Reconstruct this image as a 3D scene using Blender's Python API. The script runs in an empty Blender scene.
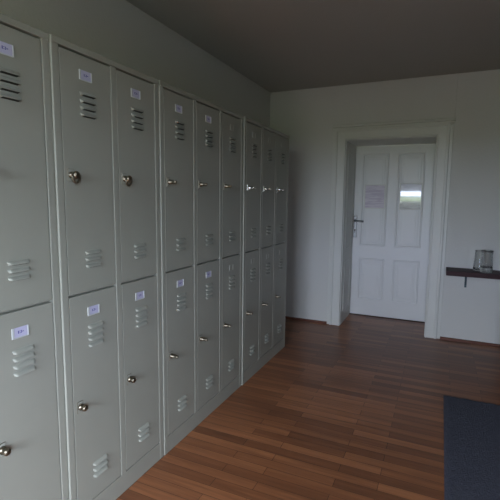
import bpy, bmesh, math, random
from mathutils import Vector, Matrix
random.seed(4)
S = bpy.context.scene
COL = S.collection
PI = math.pi

# ---------------------------------------------------------------- materials
def srgb(r, g, b):
    f = lambda c: (c/255/12.92) if c/255 <= .04045 else ((c/255+.055)/1.055)**2.4
    return (f(r), f(g), f(b), 1)

def mat(name, col, rough=.5, metal=0, bump=0, bscale=40, var=0, vscale=3, spec=.5, coat=0, trans=0, ior=1.45):
    m = bpy.data.materials.new(name); m.use_nodes = True
    nt = m.node_tree; b = nt.nodes['Principled BSDF']
    b.inputs['Roughness'].default_value = rough
    b.inputs['Metallic'].default_value = metal
    b.inputs['Specular IOR Level'].default_value = spec
    b.inputs['Coat Weight'].default_value = coat
    b.inputs['Coat Roughness'].default_value = .05
    b.inputs['Transmission Weight'].default_value = trans
    b.inputs['IOR'].default_value = ior
    tc = nt.nodes.new('ShaderNodeTexCoord')
    if var:
        n = nt.nodes.new('ShaderNodeTexNoise'); n.inputs['Scale'].default_value = vscale
        n.inputs['Detail'].default_value = 4
        nt.links.new(tc.outputs['Object'], n.inputs['Vector'])
        mx = nt.nodes.new('ShaderNodeMix'); mx.data_type = 'RGBA'
        mx.inputs['A'].default_value = tuple(c*(1-var) for c in col[:3])+(1,)
        mx.inputs['B'].default_value = tuple(min(1, c*(1+var)) for c in col[:3])+(1,)
        nt.links.new(n.outputs['Fac'], mx.inputs['Factor'])
        nt.links.new(mx.outputs['Result'], b.inputs['Base Color'])
    else:
        b.inputs['Base Color'].default_value = col
    if bump:
        n = nt.nodes.new('ShaderNodeTexNoise'); n.inputs['Scale'].default_value = bscale
        n.inputs['Detail'].default_value = 3
        nt.links.new(tc.outputs['Object'], n.inputs['Vector'])
        bp = nt.nodes.new('ShaderNodeBump'); bp.inputs['Strength'].default_value = bump
        bp.inputs['Distance'].default_value = .01
        nt.links.new(n.outputs['Fac'], bp.inputs['Height'])
        nt.links.new(bp.outputs['Normal'], b.inputs['Normal'])
    return m

M_paint = mat('locker_paint', srgb(151, 153, 140), .40, var=.04, vscale=6, spec=.45)
M_wall = mat('white_plaster', srgb(205, 206, 200), .9, bump=.15, bscale=60, var=.03, vscale=2)
M_wall_dark = mat('corner_dimming_wall', srgb(84, 84, 86), .9, bump=.15, bscale=60)  # unseen right wall, made dark so less light bounces into the corner
M_ceil = mat('ceiling_plaster', srgb(175, 175, 168), .95)
M_wood_white = mat('white_gloss_paint', srgb(220, 222, 220), .35, var=.02, vscale=5)
M_frame_white = mat('white_frame_paint', srgb(208, 210, 203), .4, var=.03, vscale=5)
M_nickel = mat('dull_nickel', srgb(132, 125, 108), .38, metal=1, var=.1, vscale=40)
M_satin = mat('satin_steel', srgb(140, 142, 142), .42, metal=.9)
M_chrome = mat('bright_chrome', srgb(215, 212, 205), .2, metal=1)
M_card = mat('lilac_white_card', srgb(188, 188, 210), .6)
M_ink = mat('blue_ink', srgb(70, 70, 140), .7)
M_holder = mat('label_holder_plastic', srgb(190, 195, 192), .3, spec=.6)
M_dark_wood = mat('dark_walnut_board', srgb(54, 32, 34), .6, spec=.3, var=.25, vscale=12)
M_base = mat('reddish_wood_strip', srgb(98, 58, 42), .5, var=.2, vscale=15)
M_steel = mat('blue_grey_steel', srgb(72, 90, 95), .5, metal=.3)
M_rug = mat('slate_blue_pile', srgb(72, 75, 86), .95, bump=1.0, bscale=140, var=.35, vscale=60)
M_thresh = mat('dark_threshold_wood', srgb(60, 38, 30), .5, var=.2, vscale=20)
M_outside = mat('window_frame_paint', srgb(225, 225, 220), .4)
M_glass = mat('clear_glass', (.97, .985, .98, 1), .02, trans=1, ior=1.4)
_nt = M_glass.node_tree
_tr = _nt.nodes.new('ShaderNodeBsdfTransparent'); _mx = _nt.nodes.new('ShaderNodeMixShader'); _mx.inputs[0].default_value = .58
_nt.links.new(_tr.outputs[0], _mx.inputs[1]); _nt.links.new(_nt.nodes['Principled BSDF'].outputs[0], _mx.inputs[2])
_nt.links.new(_mx.outputs[0], _nt.nodes['Material Output'].inputs['Surface'])

def floor_mat():
    m = bpy.data.materials.new('laminate_planks'); m.use_nodes = True
    nt = m.node_tree; N = nt.nodes; L = nt.links; b = N['Principled BSDF']
    tc = N.new('ShaderNodeTexCoord')
    br = N.new('ShaderNodeTexBrick')
    br.inputs['Scale'].default_value = 1
    br.inputs['Brick Width'].default_value = .5
    br.inputs['Row Height'].default_value = .058
    br.inputs['Mortar Size'].default_value = .0012
    br.inputs['Mortar Smooth'].default_value = .2
    br.offset = .37; br.offset_frequency = 2
    br.inputs['Color1'].default_value = (0, 0, 0, 1)
    br.inputs['Color2'].default_value = (1, 1, 1, 1)
    br.inputs['Mortar'].default_value = (.2, .2, .2, 1)
    L.new(tc.outputs['Object'], br.inputs['Vector'])
    mp = N.new('ShaderNodeMapping'); mp.inputs['Scale'].default_value = (1.3, 26, 1)
    L.new(tc.outputs['Object'], mp.inputs['Vector'])
    n = N.new('ShaderNodeTexNoise'); n.inputs['Scale'].default_value = 2; n.inputs['Detail'].default_value = 5
    n.inputs['Distortion'].default_value = .6
    L.new(mp.outputs['Vector'], n.inputs['Vector'])
    add = N.new('ShaderNodeMix'); add.data_type = 'RGBA'; add.inputs['Factor'].default_value = .66
    L.new(br.outputs['Color'], add.inputs['A']); L.new(n.outputs['Color'], add.inputs['B'])
    bw = N.new('ShaderNodeRGBToBW'); L.new(add.outputs['Result'], bw.inputs['Color'])
    cr = N.new('ShaderNodeValToRGB')
    e = cr.color_ramp.elements
    e[0].position = .15; e[0].color = srgb(92, 58, 38)
    e[1].position = .8; e[1].color = srgb(170, 112, 72)
    k = e.new(.45); k.color = srgb(124, 78, 49)
    L.new(bw.outputs['Val'], cr.inputs['Fac'])
    mx = N.new('ShaderNodeMix'); mx.data_type = 'RGBA'; mx.inputs['B'].default_value = srgb(60, 38, 26)
    L.new(br.outputs['Fac'], mx.inputs['Factor']); L.new(cr.outputs['Color'], mx.inputs['A'])
    L.new(mx.outputs['Result'], b.inputs['Base Color'])
    b.inputs['Roughness'].default_value = .36
    b.inputs['Specular IOR Level'].default_value = .45
    bp = N.new('ShaderNodeBump'); bp.inputs['Strength'].default_value = .06; bp.inputs['Distance'].default_value = .005
    L.new(n.outputs['Fac'], bp.inputs['Height']); L.new(bp.outputs['Normal'], b.inputs['Normal'])
    return m
M_floor = floor_mat()

def sheet_mat(name, base, blotch, coat, rough, ior):
    m = mat(name, base, rough, spec=.8, coat=coat, ior=ior)
    nt = m.node_tree; b = nt.nodes['Principled BSDF']; N = nt.nodes; L = nt.links
    tc = N.new('ShaderNodeTexCoord')
    mp = N.new('ShaderNodeMapping'); mp.inputs['Scale'].default_value = (8, 1, 60)
    L.new(tc.outputs['Object'], mp.inputs['Vector'])
    n = N.new('ShaderNodeTexNoise'); n.inputs['Scale'].default_value = 1; n.inputs['Detail'].default_value = 2
    L.new(mp.outputs['Vector'], n.inputs['Vector'])
    mx = N.new('ShaderNodeMix'); mx.data_type = 'RGBA'
    mx.inputs['A'].default_value = base; mx.inputs['B'].default_value = blotch
    cr = N.new('ShaderNodeMapRange'); cr.inputs['From Min'].default_value = .45; cr.inputs['From Max'].default_value = .62
    L.new(n.outputs['Fac'], cr.inputs['Value']); L.new(cr.outputs['Result'], mx.inputs['Factor'])
    L.new(mx.outputs['Result'], b.inputs['Base Color'])
    b.inputs['Coat IOR'].default_value = ior
    b.inputs['Coat Roughness'].default_value = .02
    return m
M_sheet_l = sheet_mat('lilac_laminated_paper', srgb(205, 199, 208), srgb(186, 176, 192), .15, .4, 1.4)
M_sheet_r = sheet_mat('clear_laminated_paper', srgb(166, 168, 172), srgb(140, 146, 142), 1, .2, 1.48)

# ---------------------------------------------------------------- geometry helpers
def box(bm, x0, x1, y0, y1, z0, z1, mi=0, bev=0, seg=2):
    r = bmesh.ops.create_cube(bm, size=1)
    vs = r['verts']
    for v in vs:
        v.co = Vector((x0+(v.co.x+.5)*(x1-x0), y0+(v.co.y+.5)*(y1-y0), z0+(v.co.z+.5)*(z1-z0)))
    fs = {f for v in vs for f in v.link_faces}
    for f in fs: f.material_index = mi
    if bev:
        es = list({e for v in vs for e in v.link_edges})
        bmesh.ops.bevel(bm, geom=es, offset=bev, segments=seg, affect='EDGES', profile=.5)

def lathe(bm, prof, n=20, M=None, mi=0, smooth=True):
    """prof: list of (radius, height) about local z; M: matrix"""
    M = M or Matrix()
    rings = []
    for r, h in prof:
        if r < 1e-6:
            rings.append([bm.verts.new(M @ Vector((0, 0, h)))])
        else:
            rings.append([bm.verts.new(M @ Vector((r*math.cos(2*PI*k/n), r*math.sin(2*PI*k/n), h))) for k in range(n)])
    for a, b in zip(rings, rings[1:]):
        for k in range(n):
            k2 = (k+1) % n
            if len(a) == 1 and len(b) == 1: continue
            if len(a) == 1: f = bm.faces.new((a[0], b[k2], b[k]))
            elif len(b) == 1: f = bm.faces.new((a[k], a[k2], b[0]))
            else: f = bm.faces.new((a[k], a[k2], b[k2], b[k]))
            f.smooth = smooth; f.material_index = mi

def tube(bm, pts, r, n=10, mi=0):
    rings = []
    pts = [Vector(p) for p in pts]
    up = Vector((0, 0, 1))
    for i, p in enumerate(pts):
        d = (pts[min(i+1, len(pts)-1)]-pts[max(i-1, 0)]).normalized()
        a = d.cross(up)
        if a.length < 1e-3: a = d.cross(Vector((1, 0, 0)))
        a.normalize(); c = d.cross(a).normalized()
        rings.append([bm.verts.new(p+a*r*math.cos(2*PI*k/n)+c*r*math.sin(2*PI*k/n)) for k in range(n)])
    for a, b in zip(rings, rings[1:]):
        for k in range(n):
            f = bm.faces.new((a[k], a[(k+1) % n], b[(k+1) % n], b[k])); f.smooth = True; f.material_index = mi
    for r_ in (rings[0], rings[-1]):
        f = bm.faces.new(r_); f.material_index = mi

def mesh(name, bm, mats):
    bmesh.ops.recalc_face_normals(bm, faces=bm.faces[:])
    me = bpy.data.meshes.new(name); bm.to_mesh(me); bm.free()
    for m in (mats if isinstance(mats, (list, tuple)) else [mats]): me.materials.append(m)
    return me

def obj(name, me, parent=None, loc=(0, 0, 0)):
    o = bpy.data.objects.new(name, me); COL.objects.link(o)
    o.location = loc
    if parent: o.parent = parent
    return o

def build(name, bm, mats, parent=None, loc=(0, 0, 0)):
    return obj(name, mesh(name, bm, mats), parent, loc)

def thing(name, label, cat, loc=(0, 0, 0), group=None):
    o = obj(name, None, None, loc)
    o['label'] = label; o['category'] = cat
    if group: o['group'] = group
    return o

def tag(o, label, cat, group=None):
    o['label'] = label; o['category'] = cat
    if group: o['group'] = group
    return o

def struct(name, bm, mats, label, cat='room'):
    o = build(name, bm, mats); o['kind'] = 'structure'
    o['label'] = label; o['category'] = cat
    return o

# ---------------------------------------------------------------- room dimensions
XL, XR = -.504, 1.86
YB, YR = 4.196, -2.0       # back wall face, rear wall face
ZC = 2.383
OX0, OX1, OZ = .301, 1.114, 1.862   # door opening
YD = 4.69                  # door leaf face

bm = bmesh.new()
box(bm, XL-.25, XR+.4, YR-.5, YD+.12, -.1, 0)
struct('floor', bm, M_floor, 'brown wood laminate floor of narrow staggered strips', 'floor')
bm = bmesh.new(); box(bm, XL-.25, XR+.4, YR-.5, YD+.12, ZC, ZC+.15)
struct('ceiling', bm, M_ceil, 'plain off-white ceiling above the lockers and doorway', 'ceiling')
bm = bmesh.new(); box(bm, XL-.25, XL, YR-.5, YD+.12, 0, ZC)
struct('wall_left', bm, M_wall, 'off-white side wall behind the row of lockers', 'wall')
VY0, VY1, VZ0, VZ1 = -1.9, -.45, .75, 2.05
bm = bmesh.new()
box(bm, XR, XR+.4, YR-.5, VY0, 0, ZC)
box(bm, XR, XR+.4, VY1, YD+.12, 0, ZC)
box(bm, XR, XR+.4, VY0, VY1, 0, VZ0)
box(bm, XR, XR+.4, VY0, VY1, VZ1, ZC)
box(bm, 1.67, XR+.01, 3.0, 3.62, 0, ZC)     # unseen pier, added to block window light from the back-right corner
struct('wall_right', bm, M_wall_dark, 'out-of-frame right side wall, made dark to dim the corner, with an added light-blocking pier', 'wall')
bm = bmesh.new()
for a in ((VY0, VY0+.05, VZ0, VZ1), (VY1-.05, VY1, VZ0, VZ1), (VY0+.05, VY1-.05, VZ0, VZ0+.05), (VY0+.05, VY1-.05, VZ1-.05, VZ1),
          ((VY0+VY1)/2-.03, (VY0+VY1)/2+.03, VZ0+.05, VZ1-.05)):
    box(bm, XR+.24, XR+.3, a[0], a[1], a[2], a[3], bev=.004)
struct('window_2', bm, M_outside, 'white two-light window frame in the right wall beside the camera', 'window')
bm = bmesh.new()
box(bm, XL, OX0, YB, YD+.12, 0, ZC)
box(bm, OX1, XR, YB, YD+.12, 0, ZC)
box(bm, OX0, OX1, YB, YD+.12, OZ, ZC)
struct('wall_back', bm, M_wall, 'white plaster end wall with the deep doorway', 'wall')
# rear wall (behind the camera) with the window that lights the room
WX0, WX1, WZ0, WZ1 = -.05, 1.55, .75, 2.05
bm = bmesh.new()
box(bm, XL, WX0, YR-.4, YR, 0, ZC)
box(bm, WX1, XR, YR-.4, YR, 0, ZC)
box(bm, WX0, WX1, YR-.4, YR, 0, WZ0)
box(bm, WX0, WX1, YR-.4, YR, WZ1, ZC)
struct('wall_rear', bm, M_wall, 'white wall behind the camera with a window opening', 'wall')
bm = bmesh.new()
fy0, fy1 = YR-.3, YR-.24
for a in ((WX0, WX0+.05, WZ0, WZ1), (WX1-.05, WX1, WZ0, WZ1), (WX0+.05, WX1-.05, WZ0, WZ0+.05), (WX0+.05, WX1-.05, WZ1-.05, WZ1),
          ((WX0+WX1)/2-.03, (WX0+WX1)/2+.03, WZ0+.05, WZ1-.05)):
    box(bm, a[0], a[1], fy0, fy1, a[2], a[3], bev=.004)
struct('window_1', bm, M_outside, 'white two-light window frame behind the camera', 'window')

# raised plaster field above the door
bm = bmesh.new(); box(bm, .17, 1.25, YB-.005, YB+.01, 2.0, ZC, bev=.002)
struct('trim_4', bm, M_wall, 'slightly raised plaster field between door casing and ceiling', 'trim')

# skirting: thin reddish quarter-round
def skirt(name, x0, x1, label):
    bm = bmesh.new()
    prof = [(0, 0), (-.018, 0), (-.018, .006), (-.013, .016), (-.006, .021), (0, .022)]
    a = [bm.verts.new((x0, YB+p[0], p[1])) for p in prof]
    b = [bm.verts.new((x1, YB+p[0], p[1])) for p in prof]
    for k in range(len(prof)):
        k2 = (k+1) % len(prof)
        bm.faces.new((a[k], a[k2], b[k2], b[k]))
    bm.faces.new(a); bm.faces.new(b)
    struct(name, bm, M_base, label, 'baseboard')
skirt('baseboard_left', XL, .17, 'thin reddish wood strip along the wall between lockers and doorway')
skirt('baseboard_right', 1.247, XR, 'thin reddish wood strip along the wall under the shelf')

# door casing
def casing_side(name, s, label):
    bm = bmesh.new()
    X = (lambda d: OX0-d) if s < 0 else (lambda d: OX1+d)
    def b(d0, d1, t, z1, bev=.003):
        a, c = sorted((X(d0), X(d1))); box(bm, a, c, YB-t, YB+.002, 0, z1, bev=bev)
    b(0, .012, .030, OZ+.012)          # inner bead
    b(.010, .082, .020, OZ+.02)        # flat
    b(.078, .103, .034, OZ+.085, .006)  # outer bead
    b(.100, .131, .012, OZ+.085)
    # reveal lining
    struct(name, bm, M_frame_white, label, 'trim')
casing_side('trim_1', -1, 'white moulded door casing on the locker side')
casing_side('trim_2', 1, 'white moulded door casing on the shelf side')
bm = bmesh.new()
box(bm, OX0-.078, OX1+.078, YB-.020, YB+.002, OZ+.012, OZ+.08, bev=.003)
box(bm, OX0, OX1, YB-.030, YB+.002, OZ, OZ+.012, bev=.003)
box(bm, OX0-.103, OX1+.103, YB-.034, YB+.002, OZ+.078, OZ+.100, bev=.006)
box(bm, OX0-.131, OX1+.137, YB-.022, YB+.002, OZ+.100, OZ+.118, bev=.004)
box(bm, OX0-.131, OX1+.142, YB-.045, YB+.002, OZ+.118, OZ+.142, bev=.008, seg=3)
struct('trim_3', bm, M_frame_white, 'white moulded head casing with small cornice over the doorway', 'trim')
# reveal lining boards with panel grooves
bm = bmesh.new()
def groove_panel_x(bm, x, sx, y0, y1, z0, z1):
    for a in ((y0, y0+.012, z0, z1), (y1-.012, y1, z0, z1)):
        box(bm, min(x, x+sx*.006), max(x, x+sx*.006), a[0], a[1], a[2], a[3], bev=.002)
    for a in ((y0, y1, z0, z0+.012), (y0, y1, z1-.012, z1)):
        box(bm, min(x, x+sx*.006), max(x, x+sx*.006), a[0], a[1], a[2], a[3], bev=.002)
box(bm, OX0-.001, OX0+.006, YB, YD+.02, 0, OZ)
groove_panel_x(bm, OX0+.006, 1, YB+.09, YD-.1, .12, .66)
groove_panel_x(bm, OX0+.006, 1, YB+.09, YD-.1, .78, 1.76)
box(bm, OX1-.006, OX1+.001, YB, YD+.02, 0, OZ)
groove_panel_x(bm, OX1-.006, -1, YB+.09, YD-.1, .12, .66)
groove_panel_x(bm, OX1-.006, -1, YB+.09, YD-.1, .78, 1.76)
box(bm, OX0+.006, OX1-.006, YB, YD+.02, OZ-.006, OZ+.001)
struct('trim_5', bm, M_frame_white, 'white panelled lining of the deep doorway', 'trim')
bm = bmesh.new(); box(bm, OX0+.006, OX1-.006, YD-.012, YD+.11, 0, .008, bev=.002)
struct('trim_6', bm, M_thresh, 'dark threshold strip under the white door', 'trim')

# ---------------------------------------------------------------- the white door
door = obj('door_1', None); door['kind'] = 'structure'
door['label'] = 'white four-panel wooden door set deep in the end wall'; door['category'] = 'door'
lx0, lx1, lz0, lz1 = OX0+.010, OX1-.024, .010, OZ-.009
panels = [(.382, .657, .187, .649), (.748, 1.012, .187, .649), (.382, .657, .786, 1.775), (.748, 1.012, .786, 1.775)]
bm = bmesh.new()
xs = sorted({lx0, lx1, .382, .657, .748, 1.012}); zs = sorted({lz0, lz1, .187, .649, .786, 1.775})
def face(pts, mi=0):
    f = bm.faces.new([bm.verts.new(p) for p in pts]); f.material_index = mi
for i in range(5):
    for j in range(5):
        cx_, cz_ = (xs[i]+xs[i+1])/2, (zs[j]+zs[j+1])/2
        if any(p[0] < cx_ < p[1] and p[2] < cz_ < p[3] for p in panels): continue
        face([(xs[i], YD, zs[j]), (xs[i+1], YD, zs[j]), (xs[i+1], YD, zs[j+1]), (xs[i], YD, zs[j+1])])
prof = [(0, 0), (.002, -.005), (.008, -.007), (.016, -.005), (.019, .003), (.034, .003), (.037, .006), (.040, .003), (.060, .003), (.063, .001), (.066, .001)]
for (a, b, c, d) in panels:
    prev = None
    for ins, dep in prof:
        loop = [bm.verts.new((x, YD+dep, z)) for x, z in ((a+ins, c+ins), (b-ins, c+ins), (b-ins, d-ins), (a+ins, d-ins))]
        if prev:
            for k in range(4): bm.faces.new((prev[k], prev[(k+1) % 4], loop[(k+1) % 4], loop[k]))
        prev = loop
    bm.faces.new(prev)
bmesh.ops.remove_doubles(bm, verts=bm.verts[:], dist=1e-5)
# edges and back
for (p, q) in (((lx0, lz0), (lx1, lz0)), ((lx1, lz0), (lx1, lz1)), ((lx1, lz1), (lx0, lz1)), ((lx0, lz1), (lx0, lz0))):
    face([(p[0], YD, p[1]), (q[0], YD, q[1]), (q[0], YD+.04, q[1]), (p[0], YD+.04, p[1])])
face([(lx0, YD+.04, lz0), (lx1, YD+.04, lz0), (lx1, YD+.04, lz1), (lx0, YD+.04, lz1)])
bmesh.ops.remove_doubles(bm, verts=bm.verts[:], dist=1e-5)
build('door_leaf', bm, M_wood_white, door)
bm = bmesh.new()
box(bm, OX0+.006, lx0+.006, YD+.012, YD+.045, 0.008, OZ-.006)
box(bm, lx1+.001, OX1-.006, YD-.004, YD+.045, 0.008, OZ-.006, bev=.003)
box(bm, OX0+.006, OX1-.006, YD+.041, YD+.05, 0.008, OZ-.006)
build('door_frame', bm, M_wood_white, door)
bm = bmesh.new()
box(bm, .3125, .3505, YD-.009, YD+.0005, .872, 1.112, bev=.004)
hp = build('handle_plate', bm, M_satin, door); hp['label'] = 'long satin metal backplate'
bm = bmesh.new()
tube(bm, [(.330, YD-.008, 1.058), (.330, YD-.030, 1.058), (.332, YD-.046, 1.058), (.345, YD-.052, 1.057), (.38, YD-.052, 1.054), (.425, YD-.050, 1.052)], .0105)
lathe(bm, [(.017, .0), (.017, .006), (.012, .010), (0, .010)], 16, Matrix.Translation((.330, YD-.009, 1.058)) @ Matrix.Rotation(PI/2, 4, 'X'))
o = build('lever_handle', bm, M_satin, hp)
bm = bmesh.new()
lathe(bm, [(.009, 0), (.009, .004), (0, .004)], 12, Matrix.Translation((.330, YD-.009, .955)) @ Matrix.Rotation(PI/2, 4, 'X'))
box(bm, .327, .333, YD-.0125, YD-.009, .925, .952)
build('keyhole', bm, M_thresh, hp)

# laminated sheets taped to the door, lightly bowed
def sheet(x0, x1, z0, z1, m, label, bow):
    bm = bmesh.new(); NX, NZ = 24, 28
    yb = YD-.002
    g = []
    for j in range(NZ+1):
        row = []
        for i in range(NX+1):
            u, v = i/NX, j/NZ
            row.append(bm.verts.new((x0+(x1-x0)*u, yb-.002-bow*math.sin(PI*v)*.9, z0+(z1-z0)*v)))
        g.append(row)
    for j in range(NZ):
        for i in range(NX):
            f = bm.faces.new((g[j][i], g[j][i+1], g[j+1][i+1], g[j+1][i])); f.smooth = True
            if i in (0, NX-1) or j in (0, NZ-1): f.material_index = 1
    o = build('laminated_sheet', bm, [m, M_frame_white])
    return tag(o, label, 'paper sheet', 'laminated sheets fixed to the white door')
sheet(.418, .634, 1.192, 1.450, M_sheet_l, 'lilac-white printed sheet on the door panel above the handle', .006)
sheet(.778, .997, 1.186, 1.466, M_sheet_r, 'shiny plastic-covered sheet reflecting green and sky on the right door panel', .006)

# ---------------------------------------------------------------- lockers
# local frame of a bank: x=0 is the face plane, y runs along the row, z up
ZT, ZB, ZSPL = 1.772, .090, .922
def vent_mesh(n, pitch):
    """n pressed louvres, openings downwards; origin at top-left of the group, face plane x=0"""
    bm = bmesh.new()
    W, Hh, D = .076, .0115, .0115
    NU, NV = 16, 6
    for k in range(n):
        zt = -k*pitch
        grid = []
        for i in range(NU+1):
            u = i/NU
            t = min(u, 1-u)*W
            e = min(1, t/.009); e = math.sqrt(max(0, 1-(1-e)**2))      # rounded ends
            row = []
            for j in range(NV+1):
                v = j/NV
                h = Hh*(.35+.65*e)
                x = D*e*math.sin(v*PI/2)**.9
                row.append(bm.verts.new((x+.0002, u*W, zt-v*h)))
            grid.append(row)
        for i in range(NU):
            for j in range(NV):
                f = bm.faces.new((grid[i][j], grid[i+1][j], grid[i+1][j+1], grid[i][j+1])); f.smooth = True
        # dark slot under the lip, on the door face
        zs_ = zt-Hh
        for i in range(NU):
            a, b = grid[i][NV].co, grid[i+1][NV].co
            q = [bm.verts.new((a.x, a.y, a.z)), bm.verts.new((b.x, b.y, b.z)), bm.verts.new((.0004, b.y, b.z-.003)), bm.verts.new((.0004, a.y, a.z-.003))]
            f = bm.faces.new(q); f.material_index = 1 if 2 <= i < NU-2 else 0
    return bm
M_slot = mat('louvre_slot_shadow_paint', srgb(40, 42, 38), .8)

def door_mesh(w, h):
    bm = bmesh.new()
    box(bm, -.018, 0, 0, w, 0, h, bev=.0022)
    return mesh('door', bm, M_paint)

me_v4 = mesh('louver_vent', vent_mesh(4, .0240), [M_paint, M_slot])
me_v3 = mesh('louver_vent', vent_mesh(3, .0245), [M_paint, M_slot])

# turn-latch lock: plate, stem, round head, padlock eye
def lock_mesh(mt, L=.034, R=.0135, eye=True):
    bm = bmesh.new()
    A = Matrix.Rotation(PI/2, 4, 'Y')
    box(bm, 0, .0025, -.015, .013, -.022, .022, mi=1, bev=.0012)
    lathe(bm, [(.0, .0025), (.0125, .0025), (.0125, .008), (.0085, .011), (.008, L*.5), (R*.9, L*.56), (R, L*.66), (R, L*.86), (R*.75, L), (R*.3, L*1.03), (0, L*1.03)], 20, A)
    if eye:
        tube(bm, [(L*.72, .016*math.cos(t), -.006+.021*math.sin(t)) for t in [PI*k/10 for k in range(9, 22)]], .0042, 8)
    return mesh('lock_knob', bm, [mt, M_paint])
me_lock_a = lock_mesh(M_nickel)
me_lock_d = lock_mesh(M_nickel, .032, .0115, False)
me_lock_b = lock_mesh(M_nickel, .044, .0075, False)
me_lock_c = lock_mesh(M_chrome, .048, .0085, False)

# label holder & card
bm = bmesh.new()
box(bm, 0, .003, -.005, .003, -.002, .032, bev=.001)
box(bm, 0, .003, .050, .054, -.002, .032, bev=.001)
box(bm, 0, .0025, .003, .050, -.003, .0, bev=.0008)
box(bm, 0, .0008, .003, .050, .0, .031)
me_holder = mesh('label_holder', bm, M_holder)
bm = bmesh.new()
box(bm, .0008, .0016, .004, .049, .001, .032)
for (a, b, c, d) in ((.016, .019, .012, .021), (.021, .025, .0125, .0145), (.021, .025, .018, .020), (.027, .0295, .012, .021), (.031, .036, .015, .0175)):
    box(bm, .0016, .0019, a, b, c, d, mi=1)
me_card = mesh('name_card', bm, [M_card, M_ink])
bm = bmesh.new()
box(bm, 0, .0022, 0, .004, -.002, .032, mi=1, bev=.0008)
box(bm, 0, .0022, .046, .050, -.002, .032, bev=.0008)
box(bm, 0, .0008, .004, .046, 0, .030)
me_empty = mesh('label_holder', bm, [M_paint, M_holder])

def bank(y0, y1, n, off, depth, label, cards, lock_up, lock_low):
    W = y1-y0
    root = thing('locker_bank', label, 'locker', (off, y0, 0), 'steel locker banks along the left wall')
    e = d = .030
    dw = (W-2*e-(n-1)*d)/n
    bm = bmesh.new()
    box(bm, -depth, -.020, .001, W-.001, .0, 1.796)
    # posts with rolled edges, cap, base
    box(bm, -.022, .001, .0008, e, 0, 1.797, bev=.003)
    box(bm, -.022, .001, W-e, W-.0008, 0, 1.797, bev=.003)
    for k in range(1, n):
        p = e+k*dw+(k-1)*d
        box(bm, -.022, .001, p, p+d, ZB-.004, ZT+.006, bev=.003)
    box(bm, -.022, .003, .0005, W-.0005, ZT+.006, 1.80, bev=.002)
    box(bm, -.022, -.0005, e-.004, W-e+.004, 0, ZB-.004, bev=.001)
    box(bm, -depth, -.02, .0005, W-.0005, 1.795, 1.80)
    build('locker_body', bm, M_paint, root)
    g = .0028
    hu = ZT-ZSPL-.004; hl = ZSPL-.004-ZB
    mu, ml = door_mesh(dw-2*g, hu), door_mesh(dw-2*g, hl)
    for k in range(n):
        yd = e+k*(dw+d)+g
        for up in (1, 0):
            zb = ZSPL+.004 if up else ZB
            dr = obj('door', mu if up else ml, root, (0, yd, zb))
            c = (dw-.08)/2
            lk = (lock_up if up else lock_low)
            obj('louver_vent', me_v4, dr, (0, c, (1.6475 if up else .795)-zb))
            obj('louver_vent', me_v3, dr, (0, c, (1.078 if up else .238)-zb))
            obj('lock_knob', lk, dr, (0, .029, (1.352 if up else .497)-zb))
            lz = (1.690 if up else .834)-zb
            if cards[k]:
                h = obj('label_holder', me_holder, dr, (0, c+.006, lz))
                obj('name_card', me_card, dr, (0, c+.006, lz))
            else:
                obj('label_holder', me_empty, dr, (0, c+.006, lz))
    return root
bank(.4505, 1.0283, 2, -.006, .483, 'grey-green steel locker bank nearest the camera, cut by the photo left edge', [1, 1], me_lock_a, me_lock_d)
bank(1.0285, 1.6005, 2, 0, .489, 'two-column grey-green steel locker bank with round turn-knobs, second from left', [1, 1], me_lock_a, me_lock_d)
bank(1.603, 2.486, 3, .003, .492, 'three-column grey-green locker bank with two name cards per tier, third from left', [1, 1, 0], me_lock_b, me_lock_b)
bank(2.4885, 3.354, 3, .009, .498, 'three-column grey-green locker bank without name cards, farthest, nearest the doorway', [0, 0, 0], me_lock_c, me_lock_b)

# ---------------------------------------------------------------- shelf, bracket, glasses
SZ = .682
bm = bmesh.new(); box(bm, 1.257, XR-.001, YB-.25, YB-.0005, SZ-.040, SZ, bev=.0015)
t = thing('wall_shelf', 'dark walnut-brown board shelf on the white wall right of the doorway', 'shelf', (1.257, YB, SZ-.04))
o = build('shelf_board', bm, M_dark_wood); o.parent = t; o.location = (-1.257, -YB, -(SZ-.04))
def bracket(x):
    bm = bmesh.new()
    z = SZ-.0402
    box(bm, x-.009, x+.009, YB-.0045, YB-.0005, z-.135, z, bev=.001)
    box(bm, x-.009, x+.009, YB-.17, YB-.0005, z-.004, z, bev=.001)
    tube(bm, [(x, YB-.006, z-.10), (x, YB-.04, z-.045), (x, YB-.10, z-.006)], .004, 8)
    for zz in (z-.05, z-.12):
        lathe(bm, [(.004, 0), (.004, .002), (0, .003)], 10, Matrix.Translation((x, YB-.0045, zz)) @ Matrix.Rotation(PI/2, 4, 'X'))
    b = build('shelf_bracket', bm, M_steel); b.parent = t; b.location = (-1.257, -YB, -(SZ-.04))
bracket(1.425); bracket(1.76)

def glass(x, y, prof_out, prof_in, label, s=1):
    bm = bmesh.new()
    lathe(bm, [(r*s, h*s) for r, h in prof_out]+[(r*s, h*s) for r, h in prof_in], 32)
    o = build('drinking_glass', bm, M_glass, None, (x, y, SZ+.0005))
    return tag(o, label, 'glass', 'drinking glasses on the wall shelf')

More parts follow.
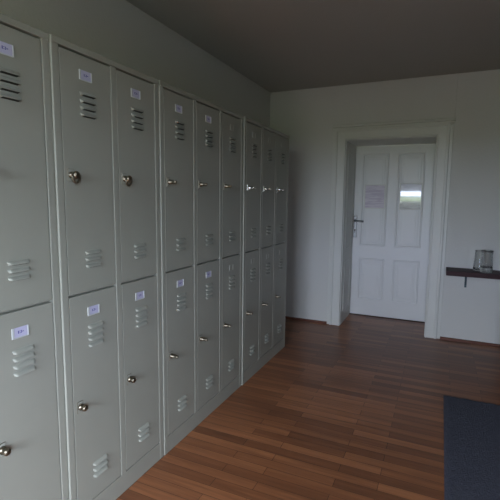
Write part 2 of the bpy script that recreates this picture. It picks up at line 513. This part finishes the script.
# ---------------------------------------------------------------- rug
bm = bmesh.new()
rx0, rx1, ry0, ry1 = 1.272, 1.80, 1.35, 2.93
NX, NY = 36, 104
g = []
for j in range(NY+1):
    row = []
    for i in range(NX+1):
        ex = min(i, NX-i, j, NY-j)
        z = .004 if ex == 0 else .012+random.uniform(-.002, .002)
        row.append(bm.verts.new((rx0+(rx1-rx0)*i/NX, ry0+(ry1-ry0)*j/NY, z)))
    g.append(row)
for j in range(NY):
    for i in range(NX):
        f = bm.faces.new((g[j][i], g[j][i+1], g[j+1][i+1], g[j+1][i])); f.smooth = True
rim = [g[0][i] for i in range(NX+1)]+[g[j][NX] for j in range(1, NY+1)]+[g[NY][i] for i in range(NX-1, -1, -1)]+[g[j][0] for j in range(NY-1, 0, -1)]
low = [bm.verts.new((v.co.x, v.co.y, .0003)) for v in rim]
for k in range(len(rim)):
    k2 = (k+1) % len(rim); bm.faces.new((rim[k], rim[k2], low[k2], low[k]))
bm.faces.new(low)
tag(build('rug', bm, M_rug), 'dark slate-blue rug lying on the wooden floor at lower right', 'rug')

out1 = [(0, 0), (.040, 0), (.043, .004), (.041, .03), (.037, .08), (.034, .125), (.034, .150), (.036, .158)]
in1 = [(.0345, .158), (.0325, .150), (.0325, .125), (.0355, .08), (.039, .03), (.038, .010), (0, .008)]
out2 = [(0, 0), (.038, 0), (.043, .004), (.044, .03), (.041, .07), (.037, .12), (.038, .145), (.043, .168)]
in2 = [(.0415, .168), (.0362, .145), (.0352, .12), (.039, .07), (.040, .044), (.037, .038), (0, .034)]
glass(1.515, 4.105, out1, in1, 'clear thin glass with wider foot, left one on the dark shelf', 1.12)
glass(1.562, 4.018, out2, in2, 'clear wide-rimmed glass with thick heavy base, right one on the dark shelf', 1.12)

# ---------------------------------------------------------------- light: overcast sky through the rear window
w = bpy.data.worlds.new('World'); S.world = w; w.use_nodes = True
nt = w.node_tree; N = nt.nodes; L = nt.links; N.clear()
out = N.new('ShaderNodeOutputWorld'); bg = N.new('ShaderNodeBackground')
tc = N.new('ShaderNodeTexCoord'); sp = N.new('ShaderNodeSeparateXYZ')
L.new(tc.outputs['Generated'], sp.inputs[0])
nz = N.new('ShaderNodeTexNoise'); nz.inputs['Scale'].default_value = 14
L.new(tc.outputs['Generated'], nz.inputs['Vector'])
ma = N.new('ShaderNodeMath'); ma.operation = 'MULTIPLY_ADD'; ma.inputs[1].default_value = .03; ma.inputs[2].default_value = -.015
L.new(nz.outputs['Fac'], ma.inputs[0])
ad = N.new('ShaderNodeMath'); ad.operation = 'ADD'; L.new(sp.outputs['Z'], ad.inputs[0]); L.new(ma.outputs[0], ad.inputs[1])
mr = N.new('ShaderNodeMapRange'); mr.inputs['From Min'].default_value = -1; mr.inputs['From Max'].default_value = 1
L.new(ad.outputs[0], mr.inputs['Value'])
cr = N.new('ShaderNodeValToRGB'); L.new(mr.outputs['Result'], cr.inputs['Fac'])
e = cr.color_ramp.elements
e[0].position = 0; e[0].color = (.095, .095, .085, 1)
e[1].position = 1; e[1].color = (1.7, 1.85, 2.1, 1)
for p, c in ((.46, (.10, .105, .085, 1)), (.485, (.20, .27, .12, 1)), (.495, (.10, .14, .08, 1)), (.506, (.16, .22, .12, 1)), (.512, (.72, .82, 1.10, 1)), (.58, (.74, .84, 1.06, 1)), (.72, (1.6, 1.75, 2.15, 1))):
    k = e.new(p); k.color = c
L.new(cr.outputs['Color'], bg.inputs['Color']); bg.inputs['Strength'].default_value = 23.5
L.new(bg.outputs[0], out.inputs[0])
ld = bpy.data.lights.new('window_portal', 'AREA'); ld.shape = 'RECTANGLE'
ld.size = WX1-WX0; ld.size_y = WZ1-WZ0; ld.cycles.is_portal = True
lo = bpy.data.objects.new('window_portal', ld); COL.objects.link(lo)
lo.location = ((WX0+WX1)/2, YR-.395, (WZ0+WZ1)/2); lo.rotation_euler = (PI/2, 0, 0)   # faces +y, into the room
ld2 = ld.copy(); ld2.name = 'window_portal'; ld2.size = VY1-VY0; ld2.size_y = VZ1-VZ0
lo2 = bpy.data.objects.new('window_portal', ld2); COL.objects.link(lo2)
lo2.location = (XR+.395, (VY0+VY1)/2, (VZ0+VZ1)/2); lo2.rotation_euler = (PI/2, 0, PI/2)   # faces -x, into the room

# ---------------------------------------------------------------- camera
yaw, pit, rol, F = -.4262, -.1195, .0109, 418.23
f = Vector((math.sin(yaw)*math.cos(pit), math.cos(yaw)*math.cos(pit), math.sin(pit)))
r = Vector((math.cos(yaw), -math.sin(yaw), 0)); u = r.cross(f)
c_, s_ = math.cos(rol), math.sin(rol)
r2, u2 = r*c_+u*s_, u*c_-r*s_
M = Matrix((r2, u2, -f)).transposed().to_4x4(); M.translation = Vector((1.1862, 0, 1.2731))
cd = bpy.data.cameras.new('Camera'); cd.sensor_width = 36; cd.lens = F/500*36; cd.clip_start = .02
co = bpy.data.objects.new('Camera', cd); COL.objects.link(co); co.matrix_world = M
S.camera = co

S.view_settings.view_transform = 'Standard'
S.view_settings.look = 'None'
S.view_settings.exposure = 0
S.cycles.use_denoising = True
S.cycles.max_bounces = 12
S.cycles.diffuse_bounces = 6
S.cycles.transmission_bounces = 10
S.cycles.sample_clamp_indirect = 4
